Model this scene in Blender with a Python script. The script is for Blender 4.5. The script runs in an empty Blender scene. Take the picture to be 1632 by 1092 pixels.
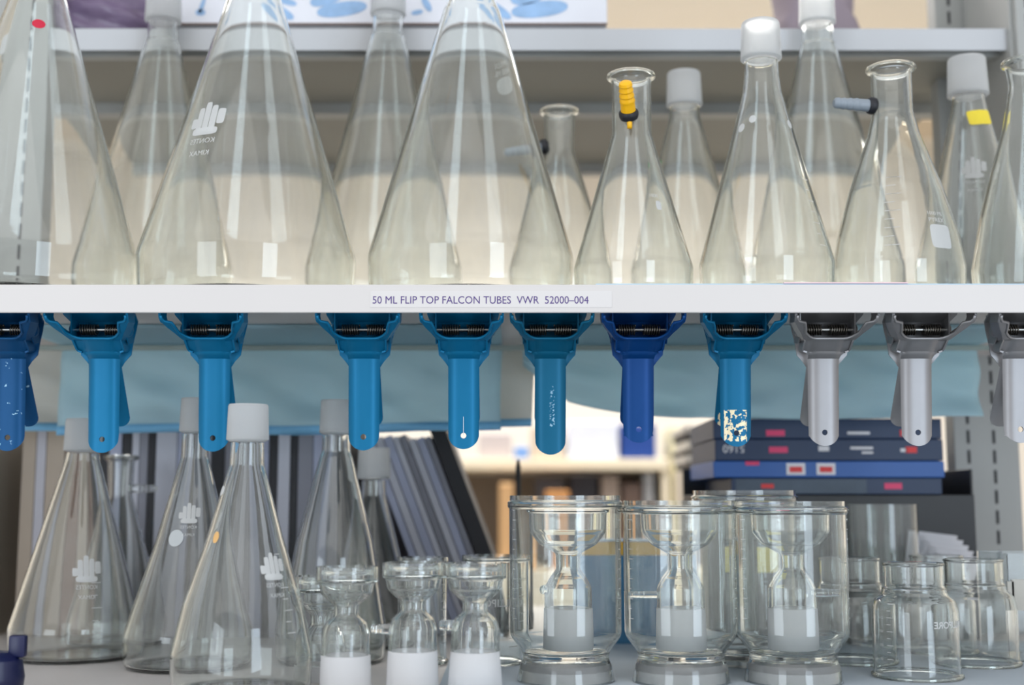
import bpy, bmesh, math, random
from mathutils import Vector, Matrix, Euler
random.seed(7)
PI = math.pi
SC = bpy.context.scene
COL = SC.collection

# ------------------------------------------------------------------ camera
F = 2000.0
PITCH = math.radians(7.25)
S_, C_ = math.sin(PITCH), math.cos(PITCH)
cd = bpy.data.cameras.new('camera')
cd.sensor_width = 36.0
cd.lens = 36.0 * F / 1632.0
cd.clip_start = 0.02
cd.clip_end = 50
cd.dof.use_dof = True
cd.dof.focus_distance = 1.13
cd.dof.aperture_fstop = 3.0
cam = bpy.data.objects.new('camera', cd)
cam.rotation_euler = (PI / 2 + PITCH, 0, 0)
COL.objects.link(cam)
SC.camera = cam

# ------------------------------------------------------------------ render look
SC.view_settings.view_transform = 'Standard'
SC.view_settings.look = 'None'
SC.view_settings.exposure = 0.22
SC.view_settings.gamma = 1.0
SC.view_settings.use_curve_mapping = False
SC.cycles.max_bounces = 28
SC.cycles.transmission_bounces = 28
SC.cycles.glossy_bounces = 8
SC.cycles.diffuse_bounces = 4
SC.cycles.transparent_max_bounces = 24
SC.cycles.sample_clamp_indirect = 6.0
SC.cycles.blur_glossy = 0.6
SC.cycles.caustics_reflective = False
SC.cycles.caustics_refractive = True
SC.cycles.use_denoising = True

# ------------------------------------------------------------------ world and lights
W = bpy.data.worlds.new('lab_ambient')
SC.world = W
W.use_nodes = True
bg = W.node_tree.nodes['Background']
bg.inputs[0].default_value = (0.97, 0.98, 1.0, 1)
bg.inputs[1].default_value = 0.74


def area(name, loc, target, sx, sy, power, color):
    l = bpy.data.lights.new(name, 'AREA')
    l.shape = 'RECTANGLE'
    l.size, l.size_y = sx, sy
    l.energy = power
    l.color = color
    o = bpy.data.objects.new(name, l)
    COL.objects.link(o)
    o.location = loc
    o.rotation_euler = (Vector(target) - Vector(loc)).to_track_quat('-Z', 'Y').to_euler()
    return o


area('ceiling_light_far_room', (0.2, 3.3, 1.30), (0.2, 3.3, 0), 3.0, 1.6, 92, (1.0, 0.97, 0.93))
area('ceiling_light_aisle', (-0.3, -0.5, 1.32), (-0.1, 0.9, 0.0), 3.0, 1.4, 9, (1.0, 0.97, 0.94))
area('window_light_right', (1.25, -1.0, -0.05), (0.1, 1.2, 0.05), 0.7, 1.7, 16, (0.72, 0.86, 1.0))
area('window_light_left', (-1.5, -1.0, -0.1), (0.0, 1.2, 0.05), 0.9, 1.7, 14, (0.80, 0.90, 1.0))

# ------------------------------------------------------------------ geometry of the picture
def ratio(y):
    v = (546.0 - y) / F
    return (S_ + C_ * v) / (C_ - S_ * v)


def zat(y, Y):
    return ratio(y) * Y


def P(x, y, Y):
    z = zat(y, Y)
    return Vector(((x - 816.0) / F * (Y * C_ + z * S_), Y, z))


def mpp(Y, z=0.0):
    return (Y * C_ + z * S_) / F


Z_FLOOR = -0.157
Z_MID = 0.192
Z_LIP = 0.1666
Z_TOP = 0.550
Y_MID = 1.10
Y_TOP = 1.41

# ------------------------------------------------------------------ materials
MATS = {}


def nodes_of(name):
    m = bpy.data.materials.new(name)
    m.use_nodes = True
    nt = m.node_tree
    for n in list(nt.nodes):
        nt.nodes.remove(n)
    out = nt.nodes.new('ShaderNodeOutputMaterial')
    MATS[name] = m
    return m, nt, out


def lin(c):
    return tuple(((v / 255.0) / 12.92 if v / 255.0 <= 0.04045 else ((v / 255.0 + 0.055) / 1.055) ** 2.4) for v in c) + (1,)


def paint(name, rgb, rough=0.5, metallic=0.0, var=0.08, scale=20.0, bump=0.0, spec=0.5, trans=0.0, clear=0.0, coord='Object', stretch=(1, 1, 1)):
    if name in MATS:
        return MATS[name]
    m, nt, out = nodes_of(name)
    b = nt.nodes.new('ShaderNodeBsdfPrincipled')
    tc = nt.nodes.new('ShaderNodeTexCoord')
    mp = nt.nodes.new('ShaderNodeMapping')
    mp.inputs['Scale'].default_value = stretch
    nz = nt.nodes.new('ShaderNodeTexNoise')
    nz.inputs['Scale'].default_value = scale
    nz.inputs['Detail'].default_value = 4
    ramp = nt.nodes.new('ShaderNodeMixRGB')
    c = lin(rgb)
    ramp.inputs[1].default_value = tuple(max(0, v * (1 - var)) for v in c[:3]) + (1,)
    ramp.inputs[2].default_value = tuple(min(1, v * (1 + var)) for v in c[:3]) + (1,)
    nt.links.new(tc.outputs[coord], mp.inputs[0])
    nt.links.new(mp.outputs[0], nz.inputs['Vector'])
    nt.links.new(nz.outputs['Fac'], ramp.inputs[0])
    nt.links.new(ramp.outputs[0], b.inputs['Base Color'])
    b.inputs['Roughness'].default_value = rough
    b.inputs['Metallic'].default_value = metallic
    b.inputs['Specular IOR Level'].default_value = spec
    if bump:
        bp = nt.nodes.new('ShaderNodeBump')
        bp.inputs['Strength'].default_value = bump
        bp.inputs['Distance'].default_value = 0.002
        nt.links.new(nz.outputs['Fac'], bp.inputs['Height'])
        nt.links.new(bp.outputs[0], b.inputs['Normal'])
    last = b
    if trans:
        t = nt.nodes.new('ShaderNodeBsdfTranslucent')
        nt.links.new(ramp.outputs[0], t.inputs[0])
        mx = nt.nodes.new('ShaderNodeMixShader')
        mx.inputs[0].default_value = trans
        nt.links.new(b.outputs[0], mx.inputs[1])
        nt.links.new(t.outputs[0], mx.inputs[2])
        last = mx
    if clear:
        t = nt.nodes.new('ShaderNodeBsdfTransparent')
        mx = nt.nodes.new('ShaderNodeMixShader')
        mx.inputs[0].default_value = clear
        nt.links.new(last.outputs[0], mx.inputs[1])
        nt.links.new(t.outputs[0], mx.inputs[2])
        last = mx
    nt.links.new(last.outputs[0], out.inputs[0])
    return m


def glass(name, color=(0.985, 0.993, 0.984), rough=0.0, dust=0.03, ior=1.47):
    if name in MATS:
        return MATS[name]
    m, nt, out = nodes_of(name)
    g = nt.nodes.new('ShaderNodeBsdfGlass')
    g.inputs['Color'].default_value = tuple(color) + (1,)
    g.inputs['Roughness'].default_value = rough
    g.inputs['IOR'].default_value = ior
    d = nt.nodes.new('ShaderNodeBsdfDiffuse')
    d.inputs[0].default_value = (0.85, 0.86, 0.86, 1)
    tc = nt.nodes.new('ShaderNodeTexCoord')
    mp = nt.nodes.new('ShaderNodeMapping')
    mp.inputs['Scale'].default_value = (1, 1, 0.25)
    nz = nt.nodes.new('ShaderNodeTexNoise')
    nz.inputs['Scale'].default_value = 60
    nz.inputs['Detail'].default_value = 5
    rmp = nt.nodes.new('ShaderNodeMapRange')
    rmp.inputs['From Min'].default_value = 0.4
    rmp.inputs['From Max'].default_value = 0.75
    rmp.inputs['To Min'].default_value = dust * 0.35
    rmp.inputs['To Max'].default_value = dust * 2.0
    mx = nt.nodes.new('ShaderNodeMixShader')
    nt.links.new(tc.outputs['Object'], mp.inputs[0])
    nt.links.new(mp.outputs[0], nz.inputs['Vector'])
    nt.links.new(nz.outputs['Fac'], rmp.inputs['Value'])
    nt.links.new(rmp.outputs[0], mx.inputs[0])
    nt.links.new(g.outputs[0], mx.inputs[1])
    nt.links.new(d.outputs[0], mx.inputs[2])
    nt.links.new(mx.outputs[0], out.inputs[0])
    return m


def frosted(name, white=0.4, rgb=(232, 234, 234)):
    if name in MATS:
        return MATS[name]
    m, nt, out = nodes_of(name)
    g = nt.nodes.new('ShaderNodeBsdfGlass')
    g.inputs['Roughness'].default_value = 0.45
    g.inputs['IOR'].default_value = 1.3
    g.inputs['Color'].default_value = (0.97, 0.98, 0.98, 1)
    d = nt.nodes.new('ShaderNodeBsdfDiffuse')
    t = nt.nodes.new('ShaderNodeBsdfTranslucent')
    d.inputs[0].default_value = lin(rgb)
    t.inputs[0].default_value = lin(rgb)
    m1 = nt.nodes.new('ShaderNodeMixShader')
    m1.inputs[0].default_value = 0.5
    m2 = nt.nodes.new('ShaderNodeMixShader')
    m2.inputs[0].default_value = white
    nt.links.new(d.outputs[0], m1.inputs[1])
    nt.links.new(t.outputs[0], m1.inputs[2])
    nt.links.new(g.outputs[0], m2.inputs[1])
    nt.links.new(m1.outputs[0], m2.inputs[2])
    nt.links.new(m2.outputs[0], out.inputs[0])
    return m


GLASS = glass('clear_glass')
GLASS_THICK = glass('thick_clear_glass', (0.988, 0.996, 0.990), 0.0, 0.02)
FROST_WHITE = frosted('white_ground_glass', 0.75, (252, 252, 253))
FROST = frosted('ground_glass', 0.42, (246, 247, 248))
PRINT = paint('white_enamel_print', (236, 238, 238), 0.6, var=0.02, trans=.4, clear=.06)
WHITE = paint('white_shelf_enamel', (212, 208, 206), 0.45, var=0.02, scale=6)
WHITE_COOL = paint('cool_white_shelf_enamel', (190, 193, 197), 0.45, var=0.02, scale=6)
PANEL_GREY = paint('grey_green_panel', (140, 140, 132), .55, var=.03, scale=6)
GREYM = paint('grey_shelf_enamel', (164, 166, 164), 0.5, var=0.03, scale=6)

# ------------------------------------------------------------------ object helpers
def new_obj(name, bm, mat, parent=None, smooth=False, angle=None):
    me = bpy.data.meshes.new(name)
    bm.normal_update()
    bm.to_mesh(me)
    bm.free()
    o = bpy.data.objects.new(name, me)
    COL.objects.link(o)
    if mat is not None:
        for mm in (mat if isinstance(mat, (list, tuple)) else [mat]):
            me.materials.append(mm)
    if smooth:
        for p in me.polygons:
            p.use_smooth = True
        if angle:
            me.set_sharp_from_angle(angle=math.radians(angle))
    if parent is not None:
        o.parent = parent
    return o


def thing(name, label, cat, loc=(0, 0, 0), rotz=0.0, group=None):
    o = bpy.data.objects.new(name, None)
    o.empty_display_size = 0.02
    COL.objects.link(o)
    o.location = loc
    o.rotation_euler = (0, 0, rotz)
    o['label'] = label
    o['category'] = cat
    if group:
        o['group'] = group
    return o


def tag(o, label, cat, group=None):
    o['label'] = label
    o['category'] = cat
    if group:
        o['group'] = group
    return o


def struct(o):
    o['kind'] = 'structure'
    return o


def box(bm, x0, x1, y0, y1, z0, z1, M=None):
    vs = [bm.verts.new(Vector(p)) for p in ((x0, y0, z0), (x1, y0, z0), (x1, y1, z0), (x0, y1, z0), (x0, y0, z1), (x1, y0, z1), (x1, y1, z1), (x0, y1, z1))]
    if M is not None:
        for v in vs:
            v.co = M @ v.co
    for f in ((0, 3, 2, 1), (4, 5, 6, 7), (0, 1, 5, 4), (1, 2, 6, 5), (2, 3, 7, 6), (3, 0, 4, 7)):
        bm.faces.new([vs[i] for i in f])
    return vs


def bevel_all(bm, w, seg=2):
    bmesh.ops.bevel(bm, geom=list(bm.edges), offset=w, segments=seg, affect='EDGES', profile=0.5)


def fillet(pts):
    """pts: (r, z, fillet radius) -> smooth polyline of (r, z)"""
    out = []
    n = len(pts)
    for i, p in enumerate(pts):
        rad = p[2] if len(p) > 2 else 0
        if i in (0, n - 1) or rad <= 0:
            out.append((p[0], p[1]))
            continue
        a = Vector(pts[i - 1][:2]); b = Vector(p[:2]); c = Vector(pts[i + 1][:2])
        u = a - b; w = c - b
        lu, lw = u.length, w.length
        u.normalize(); w.normalize()
        ang = u.angle(w)
        if ang > PI - 0.02:
            out.append((p[0], p[1])); continue
        d = min(rad / math.tan(ang / 2), lu * 0.48, lw * 0.48)
        r = d * math.tan(ang / 2)
        bis = (u + w).normalized()
        cen = b + bis * (r / math.sin(ang / 2))
        s = b + u * d - cen; e = b + w * d - cen
        tot = math.atan2(s.x * e.y - s.y * e.x, s.dot(e))
        k = max(3, int(abs(tot) / 0.16))
        for j in range(k + 1):
            t = tot * j / k
            q = cen + Vector((s.x * math.cos(t) - s.y * math.sin(t), s.x * math.sin(t) + s.y * math.cos(t)))
            out.append((q.x, q.y))
    return out


def dense(pl, step=0.02):
    out = [pl[0]]
    for a, b in zip(pl, pl[1:]):
        L = math.hypot(b[0] - a[0], b[1] - a[1])
        if L < 1e-6:
            continue
        k = max(1, int(L / step))
        for j in range(1, k + 1):
            out.append((a[0] + (b[0] - a[0]) * j / k, a[1] + (b[1] - a[1]) * j / k))
    return out


def offset(pl, t):
    """offset polyline towards its left side (inside for an upward outer profile)"""
    res = []
    n = len(pl)
    for i in range(n):
        a = Vector(pl[max(0, i - 1)]); b = Vector(pl[min(n - 1, i + 1)])
        d = (b - a).normalized()
        nrm = Vector((-d.y, d.x))
        res.append((max(0.0006, pl[i][0] + nrm.x * t), pl[i][1] + nrm.y * t))
    return res


def lathe(bm, loop, seg=72, closed=True, M=None):
    """revolve a list of (r,z). r==0 points become poles; closed joins last to first"""
    rings = []
    for r, z in loop:
        if r < 1e-5:
            v = bm.verts.new(Vector((0, 0, z)))
            rings.append([v])
        else:
            rings.append([bm.verts.new(Vector((r * math.sin(2 * PI * k / seg), -r * math.cos(2 * PI * k / seg), z))) for k in range(seg)])
    if M is not None:
        for rg in rings:
            for v in rg:
                v.co = M @ v.co
    n = len(rings)
    for i in range(n if closed else n - 1):
        A, B = rings[i], rings[(i + 1) % n]
        if len(A) == 1 and len(B) == 1:
            continue
        for k in range(seg):
            k2 = (k + 1) % seg
            if len(A) == 1:
                bm.faces.new((A[0], B[k2], B[k]))
            elif len(B) == 1:
                bm.faces.new((A[k], A[k2], B[0]))
            else:
                bm.faces.new((A[k], A[k2], B[k2], B[k]))


def wall_lathe(name, pts, t, mat, parent, bottom=True, seg=72, base_t=None):
    """double walled vessel: pts outer (r,z,fillet) from bottom up"""
    outer = dense(fillet(pts))
    inner = offset(outer, t)
    if bottom:
        bt = base_t or t
        inner[0] = (0.0, bt)
        outer[0] = (0.0, outer[0][1])
        inner = [inner[0]] + [(r, max(z, bt + .002 * max(0, 1 - r / .03))) for r, z in inner[1:]]
    loop = outer + list(reversed(inner))
    bm = bmesh.new()
    lathe(bm, loop, seg, closed=not bottom)
    bmesh.ops.recalc_face_normals(bm, faces=bm.faces)
    o = new_obj(name, bm, mat, parent, smooth=True, angle=50)
    return o, outer


def prof_r(outer, z):
    for (r0, z0), (r1, z1) in zip(outer, outer[1:]):
        if z0 <= z <= z1 and z1 > z0:
            return r0 + (r1 - r0) * (z - z0) / (z1 - z0)
    return outer[-1][0]


def tube(bm, path, rad, seg=8, caps=True):
    rings = []
    n = len(path)
    up0 = Vector((0.13, 0.27, 0.95)).normalized()
    for i in range(n):
        a = Vector(path[max(0, i - 1)]); b = Vector(path[min(n - 1, i + 1)])
        d = (b - a).normalized()
        x = d.cross(up0)
        if x.length < 1e-3:
            x = d.cross(Vector((1, 0, 0)))
        x.normalize(); y = d.cross(x)
        r = rad[i] if isinstance(rad, (list, tuple)) else rad
        rings.append([bm.verts.new(Vector(path[i]) + (x * math.cos(2 * PI * k / seg) + y * math.sin(2 * PI * k / seg)) * r) for k in range(seg)])
    for A, B in zip(rings, rings[1:]):
        for k in range(seg):
            bm.faces.new((A[k], A[(k + 1) % seg], B[(k + 1) % seg], B[k]))
    if caps:
        bm.faces.new(list(reversed(rings[0])))
        bm.faces.new(rings[-1])


# ------------------------------------------------------------------ flat shapes and writing, laid onto surfaces
def text_bm(s, size, align='CENTER', bold=0.0):
    cu = bpy.data.curves.new('writing', 'FONT')
    cu.body = s
    cu.size = size
    cu.align_x = align
    cu.offset = bold * size
    cu.resolution_u = 3
    o = bpy.data.objects.new('writing', cu)
    COL.objects.link(o)
    dg = bpy.context.evaluated_depsgraph_get()
    me = bpy.data.meshes.new_from_object(o.evaluated_get(dg))
    bpy.data.objects.remove(o)
    bpy.data.curves.remove(cu)
    bm = bmesh.new()
    bm.from_mesh(me)
    bpy.data.meshes.remove(me)
    return bm


def add_bm(dst, src, dx=0, dy=0, rot=0.0, sx=1.0):
    c, s = math.cos(rot), math.sin(rot)
    mp = {}
    for v in src.verts:
        x, y = v.co.x * sx, v.co.y
        mp[v] = dst.verts.new((x * c - y * s + dx, x * s + y * c + dy, 0))
    for f in src.faces:
        try:
            dst.faces.new([mp[v] for v in f.verts])
        except ValueError:
            pass
    src.free()


def superellipse(bm, cx, cy, a, b, p=2.0, n=28, rings=4, rot=0.0):
    cen = bm.verts.new((cx, cy, 0))
    prev = None
    for q in range(1, rings + 1):
        ring = []
        for k in range(n):
            t = 2 * PI * k / n
            ct, st = math.cos(t), math.sin(t)
            x = a * q / rings * math.copysign(abs(ct) ** (2 / p), ct)
            y = b * q / rings * math.copysign(abs(st) ** (2 / p), st)
            ring.append(bm.verts.new((cx + x * math.cos(rot) - y * math.sin(rot), cy + x * math.sin(rot) + y * math.cos(rot), 0)))
        for k in range(n):
            k2 = (k + 1) % n
            if prev is None:
                bm.faces.new((cen, ring[k], ring[k2]))
            else:
                bm.faces.new((prev[k], ring[k], ring[k2], prev[k2]))
        prev = ring


def wrap(bm, outer, phi, z0, lift=0.0004):
    for v in bm.verts:
        z = z0 + v.co.y
        r = prof_r(outer, z) + lift
        a = phi + v.co.x / r
        v.co = Vector((r * math.sin(a), -r * math.cos(a), z))


def logo_bm(s=1.0, lines=('KONTES', 'KIMAX'), mirror=False):
    bm = bmesh.new()
    for i, (x, h0, h1, w) in enumerate(((-.011, .004, .012, .0026), (-.006, 0, .020, .0026), (-.0005, 0, .024, .0026), (.005, 0, .021, .0026), (.011, .006, .018, .0030))):
        superellipse(bm, x * s, (h0 + h1) / 2 * s, w * s, (h1 - h0) / 2 * s, 5.0, 16, 2)
    superellipse(bm, 0, .001 * s, .0105 * s, .003 * s, 4.0, 20, 2)
    for k, t in enumerate(lines):
        add_bm(bm, text_bm(t, .0055 * s), 0, (-.0085 - .0095 * k) * s, sx=-1.0 if mirror else 1.0)
    return bm


def grad_bm(n, dz, w=.006, long_every=2, nums=None, size=.0045):
    bm = bmesh.new()
    for k in range(n):
        ww = w * (1.6 if k % long_every == 0 else 1.0)
        vs = [bm.verts.new((x, k * dz + y, 0)) for x, y in ((0, -.0003), (ww, -.0003), (ww, .0003), (0, .0003))]
        bm.faces.new(vs)
        if nums and k < len(nums) and nums[k]:
            add_bm(bm, text_bm(nums[k], size), -.007, k * dz - size * .35)
    return bm


# ------------------------------------------------------------------ flask builder
def base_loc(xb, Y, z):
    return Vector(((xb - 816.0) / F * (Y * C_ + z * S_), Y, z))


def px_profile(Y, z0, rows):
    """rows (y_px, width_px[, fillet]) from top to bottom -> profile upward"""
    pts = []
    for r in rows:
        z = zat(r[0], Y)
        pts.append((r[1] / 2 * mpp(Y, z), z - z0, r[2] if len(r) > 2 else 0.0))
    pts.reverse()
    return pts


def flask(label, xb, Y, z0, rows, joint=None, t=0.0026, corner=0.030, rim=True, group=None, name='filtering_flask'):
    root = thing(name, label, 'flask', base_loc(xb, Y, z0), group=group)
    up = px_profile(Y, z0, rows)
    R = up[0][0]
    pts = [(0, 0.0012, 0), (R * .55, .0012, .01), (R * .72, 0, .01), (R * 0.975, 0.0, corner), (R, max(0.02, corner * 1.5), corner)]
    up = [p for p in up if p[1] > pts[-1][1] + 0.002]
    pts += up
    if rim and not joint:
        r, z, _ = pts[-1]
        pts = pts[:-1] + [(r, z - .006, .003), (r + .0045, z - .003, .002), (r + .0045, z, .0015), (r + .001, z + .001, 0)]
    body, outer = wall_lathe('glass_body', pts, t, GLASS, root, True, 80, base_t=.0042)
    if joint:
        yb, yt, wb, wt = joint
        za, zb = zat(yb, Y) - z0, zat(yt, Y) - z0
        ra, rb = wb / 2 * mpp(Y, za + z0), wt / 2 * mpp(Y, zb + z0)
        zt0 = outer[-1][1]
        za = max(za, zt0 + .0002)
        jp = [(ra * .84, za, 0), (ra, za + .0015, .001), (rb, zb - .0015, .001), (rb * .96, zb, .0)]
        wall_lathe('ground_glass_joint', jp, 0.0032, FROST, root, False, 64)
    return root, outer


def neck_barb(root, z, r, phi, length, rad, mat, name='hose_barb', gasket=None, droop=0.0, ridges=4, gmat=None):
    d = Vector((math.sin(phi), -math.cos(phi), droop)).normalized()
    o = Vector((r * math.sin(phi), -r * math.cos(phi), z))
    path, rads = [], []
    n = 26
    for k in range(n + 1):
        u = k / n
        path.append(o + d * (u * length - .001))
        if u < .42:
            rr = rad * (1.05 - .1 * u)
        else:
            w = ((u - .42) / .58 * ridges) % 1.0
            rr = rad * (1.0 - .25 * (u - .42) + .16 * (1 - w) - .06)
        if u > .97:
            rr = rad * .55
        rads.append(rr)
    bm = bmesh.new()
    tube(bm, path, rads, 16)
    b = new_obj(name, bm, mat, root, True, 40)
    if gasket:
        bm = bmesh.new()
        M = Matrix.Translation(o) @ d.to_track_quat('Z', 'Y').to_matrix().to_4x4()
        gr = gasket
        lathe(bm, [(gr * .55, -.0035), (gr * .9, -.004), (gr, -.001), (gr, .002), (gr * .85, .004), (gr * .55, .004)], 28, True, M)
        bmesh.ops.recalc_face_normals(bm, faces=bm.faces)
        new_obj('rubber_gasket', bm, gmat or paint('black_rubber', (24, 26, 34), .5), root, True, 40)
    return b


def decal(root, bm, outer, phi, z, mat=None, name='printed_logo', label=None, lift=.0004):
    wrap(bm, outer, phi, z, lift)
    o = new_obj(name, bm, mat or PRINT, root)
    if label:
        o['label'] = label
    return o


# ------------------------------------------------------------------ the room
def slab(name, x0, x1, y0, y1, z0, z1, mat):
    bm = bmesh.new()
    box(bm, x0, x1, y0, y1, z0, z1)
    return struct(new_obj(name, bm, mat))


CREAM = paint('cream_wall_paint', (240, 234, 225), .7, var=.03, scale=2)
slab('wall_back', -3.0, 3.0, 5.0, 5.1, -1.2, 1.45, CREAM)
slab('wall_right', 3.0, 3.1, 1.5, 5.1, -1.2, 1.45, CREAM)
slab('wall_left', -3.1, -3.0, 1.5, 5.1, -1.2, 1.45, CREAM)
slab('ceiling', -3.0, 3.0, 1.9, 5.0, 1.42, 1.5, CREAM)
slab('floor', -3.0, 3.0, -2.0, 5.0, -1.25, -1.2, paint('grey_vinyl_floor', (120, 118, 112), .5))
slab('trim_1', -3.0, 3.0, 3.95, 4.2, 1.24, 1.42, paint('tan_ceiling_beam', (206, 190, 168), .7))

# ------------------------------------------------------------------ shelving
def shelf(name, label, x0, x1, yf, yb, zt, lip, mat, thick=.012, rails=True, pm=None):
    root = thing(name, label, 'shelf', (0, yf, zt))
    bm = bmesh.new()
    box(bm, x0, x1, .0022, yb - yf, -thick, 0)
    bevel_all(bm, .0008, 1)
    new_obj('shelf_panel', bm, pm or mat, root)
    bm = bmesh.new()
    box(bm, x0, x1, 0, .0022, -lip, 0)
    bevel_all(bm, .0009, 2)
    new_obj('front_lip', bm, mat, root)
    for ya, yb_ in (((.02, .035), (.24, .265), (yb - yf - .02, yb - yf)) if rails else ()):
        bm = bmesh.new()
        box(bm, x0, x1, ya, yb_, -lip, -thick)
        new_obj('cross_rail', bm, GREYM, root)
    return root


shelf('reagent_shelf', 'white enamelled metal shelf with lettered front lip carrying the large conical flasks', -.95, .95, Y_MID, 1.62, Z_MID, .0254, WHITE, rails=False)
sh_top = shelf('reagent_shelf', 'pale grey upper shelf set back behind the flasks, carrying the white carton', -.62, .581, Y_TOP, 1.98, Z_TOP, .0268, WHITE_COOL, pm=PANEL_GREY)
shelf('reagent_shelf', 'white bottom shelf under the small glass holders and graduated vessels', -.95, .95, .93, 1.95, Z_FLOOR, .03, WHITE, rails=False)

SLOT = paint('dark_slot', (28, 30, 34), .8)


def post(label, x0, x1, y0, y1, strips, zlo=Z_FLOOR, zhi=.75):
    root = thing('shelf_upright', label, 'upright', ((x0 + x1) / 2, y0, zlo), group=None)
    cx = (x0 + x1) / 2
    bm = bmesh.new()
    box(bm, x0 - cx, x1 - cx, 0, y1 - y0, 0, zhi - zlo)
    bevel_all(bm, .001, 2)
    new_obj('post_body', bm, GREYM, root)
    for sx in strips:
        bm = bmesh.new()
        z = .008
        while z < zhi - zlo - .02:
            box(bm, sx - cx - .0016, sx - cx + .0016, -.0006, .0005, z, z + .0165)
            z += .0245
        o = new_obj('slot_row', bm, SLOT, root)
    return root


post('rear right slotted grey upright beside the stacked blue boxes', .545, .625, 1.55, 1.58, (.5625, .594))
post('front right slotted upright at the end of the upper shelf', .582, .64, 1.39, 1.405, (.594, .615), Z_MID)
post('left slotted grey upright seen through the large flask at the left edge', -.60, -.535, 1.40, 1.43, (-.56,), Z_MID)
bm = bmesh.new()
box(bm, .578, .60, 1.40, 1.54, .02 + Z_MID, .70)
tag(new_obj('end_panel', bm, GREYM), 'grey end panel between the two right uprights above the flask shelf', 'panel')
bm = bmesh.new()
box(bm, -.625, -.612, 1.47, 1.95, Z_FLOOR, .165)
bevel_all(bm, .001, 1)
tag(new_obj('end_panel', bm, paint('warm_grey_panel', (160, 154, 144), .6)), 'cream grey end panel at the left behind the lower conical flasks', 'panel')

# printed shelf label
p0, p1 = P(590, 490, Y_MID), P(975, 464, Y_MID)
lab = thing('shelf_label', 'white label strip with purple capital lettering on the middle shelf lip', 'label', ((p0.x + p1.x) / 2, Y_MID, (p0.z + p1.z) / 2))
bm = bmesh.new()
hw, hh = (p1.x - p0.x) / 2, (p1.z - p0.z) / 2
box(bm, -hw, hw, -.0004, -.00005, -hh, hh)
new_obj('label_strip', bm, paint('label_tape', (216, 213, 212), .35, var=.01), lab)
tb = text_bm('50 ML FLIP TOP FALCON TUBES  VWR  52000\u2013004', .0104, 'LEFT')
xs = [v.co.x for v in tb.verts]
tx0, tx1 = P(594, 480, Y_MID).x - lab.location.x, P(938, 480, Y_MID).x - lab.location.x
k = (tx1 - tx0) / (max(xs) - min(xs))
mn = min(xs)
for v in tb.verts:
    v.co = Vector((tx0 + (v.co.x - mn) * k, -.0006, v.co.y * .93 - .0040))
new_obj('lettering', tb, paint('purple_print', (84, 62, 128), .6, var=.05), lab)

# thin blue liner and pink note under the right-hand flasks
bm = bmesh.new()
a, b = P(950, 452, Y_MID).x, P(1700, 452, Y_MID).x
box(bm, a, b, 1.103, 1.5, Z_MID + .0001, Z_MID + .0012)
tag(new_obj('shelf_liner', bm, paint('pale_blue_liner', (186, 214, 232), .8)), 'thin pale blue paper liner under the right-hand upper flasks', 'paper')
bm = bmesh.new()
a, b = P(1250, 452, Y_MID).x, P(1448, 452, Y_MID).x
box(bm, a, b, 1.1015, 1.12, Z_MID + .0013, Z_MID + .0022)
tag(new_obj('paper_note', bm, paint('pale_pink_paper', (238, 204, 212), .8)), 'pale pink paper slip lying on the middle shelf edge below two flasks', 'paper')
bm = bmesh.new()
box(bm, P(700, 1080, 1.1).x, .60, .96, 1.45, Z_FLOOR + .0001, Z_FLOOR + .0012)
tag(new_obj('shelf_liner', bm, paint('blue_bench_paper', (188, 200, 210), .85, var=.05)), 'pale blue bench paper lining the bottom shelf under the tall vessels', 'paper')

# ------------------------------------------------------------------ upper flasks, front row
# big four-litre cones
def big_rows(w_base, w_top, yb=425, yt=-8):
    return [(-62, w_top * .93, 0), (yt, w_top * .97, .02), (yb, w_base, .03)]


zc = Z_MID + .0013
u1, o1 = flask('very large conical flask cut by the left edge, red dot below its neck', 38, 1.203, zc - .0012, big_rows(346, 84))
u2, o2 = flask('very large conical flask with white hand-shaped logo, second from left on the shelf', 393, 1.215, zc - .0012, big_rows(344, 82))
u3, o3 = flask('very large conical flask above the purple shelf lettering, white oval mark near top', 750, 1.212, zc - .0012, [(-60, 72), (2, 74, .012), (20, 92, .02), (430, 328, .03)])
dot = bmesh.new(); superellipse(dot, 0, 0, .0062, .0050)
decal(u1, dot, o1, .40, zat(40, 1.17) - Z_MID, paint('red_enamel', (200, 24, 60), .4), 'red_dot', 'red enamel dot')
decal(u2, logo_bm(1.35, mirror=True), o2, -.42, zat(222, 1.17) - Z_MID)
bm = bmesh.new()
superellipse(bm, 0, 0, .0125, .0085, 2.6)
add_bm(bm, text_bm('4000 ML', .007), 0, .011)
add_bm(bm, text_bm('PYREX', .007), 0, .0185)
decal(u3, bm, o3, PI - .83, zat(140, 1.25) - Z_MID)

u4, o4 = flask('conical flask with yellow hose barb pointing at the viewer from its neck', 1010, 1.185, zc,
               [(120, 63, .0), (214, 63, .02), (345, 140, .0), (432, 190, .03)], corner=.019)
neck_barb(u4, zat(180, 1.16) - zc, o4[-8][0] * .9, .0 - .22, -0.001 + .036, .0070, paint('yellow_plastic', (250, 186, 10), .35), 'yellow_hose_barb', .0095, 1.05, 4)
bm = bmesh.new(); tube(bm, [Vector((-.004, -.0205, zat(180, 1.16) - zc)), Vector((-.0042, -.024, zat(199, 1.15) - zc))], [.003, .0024], 10)
new_obj('barb_tail', bm, MATS['yellow_plastic'], u4, True)
bm = bmesh.new(); superellipse(bm, 0, 0, .003, .0045, 4)
add_bm(bm, text_bm('1000', .005), -.004, .008)
decal(u4, bm, o4, .52, zat(328, 1.15) - zc)

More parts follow.
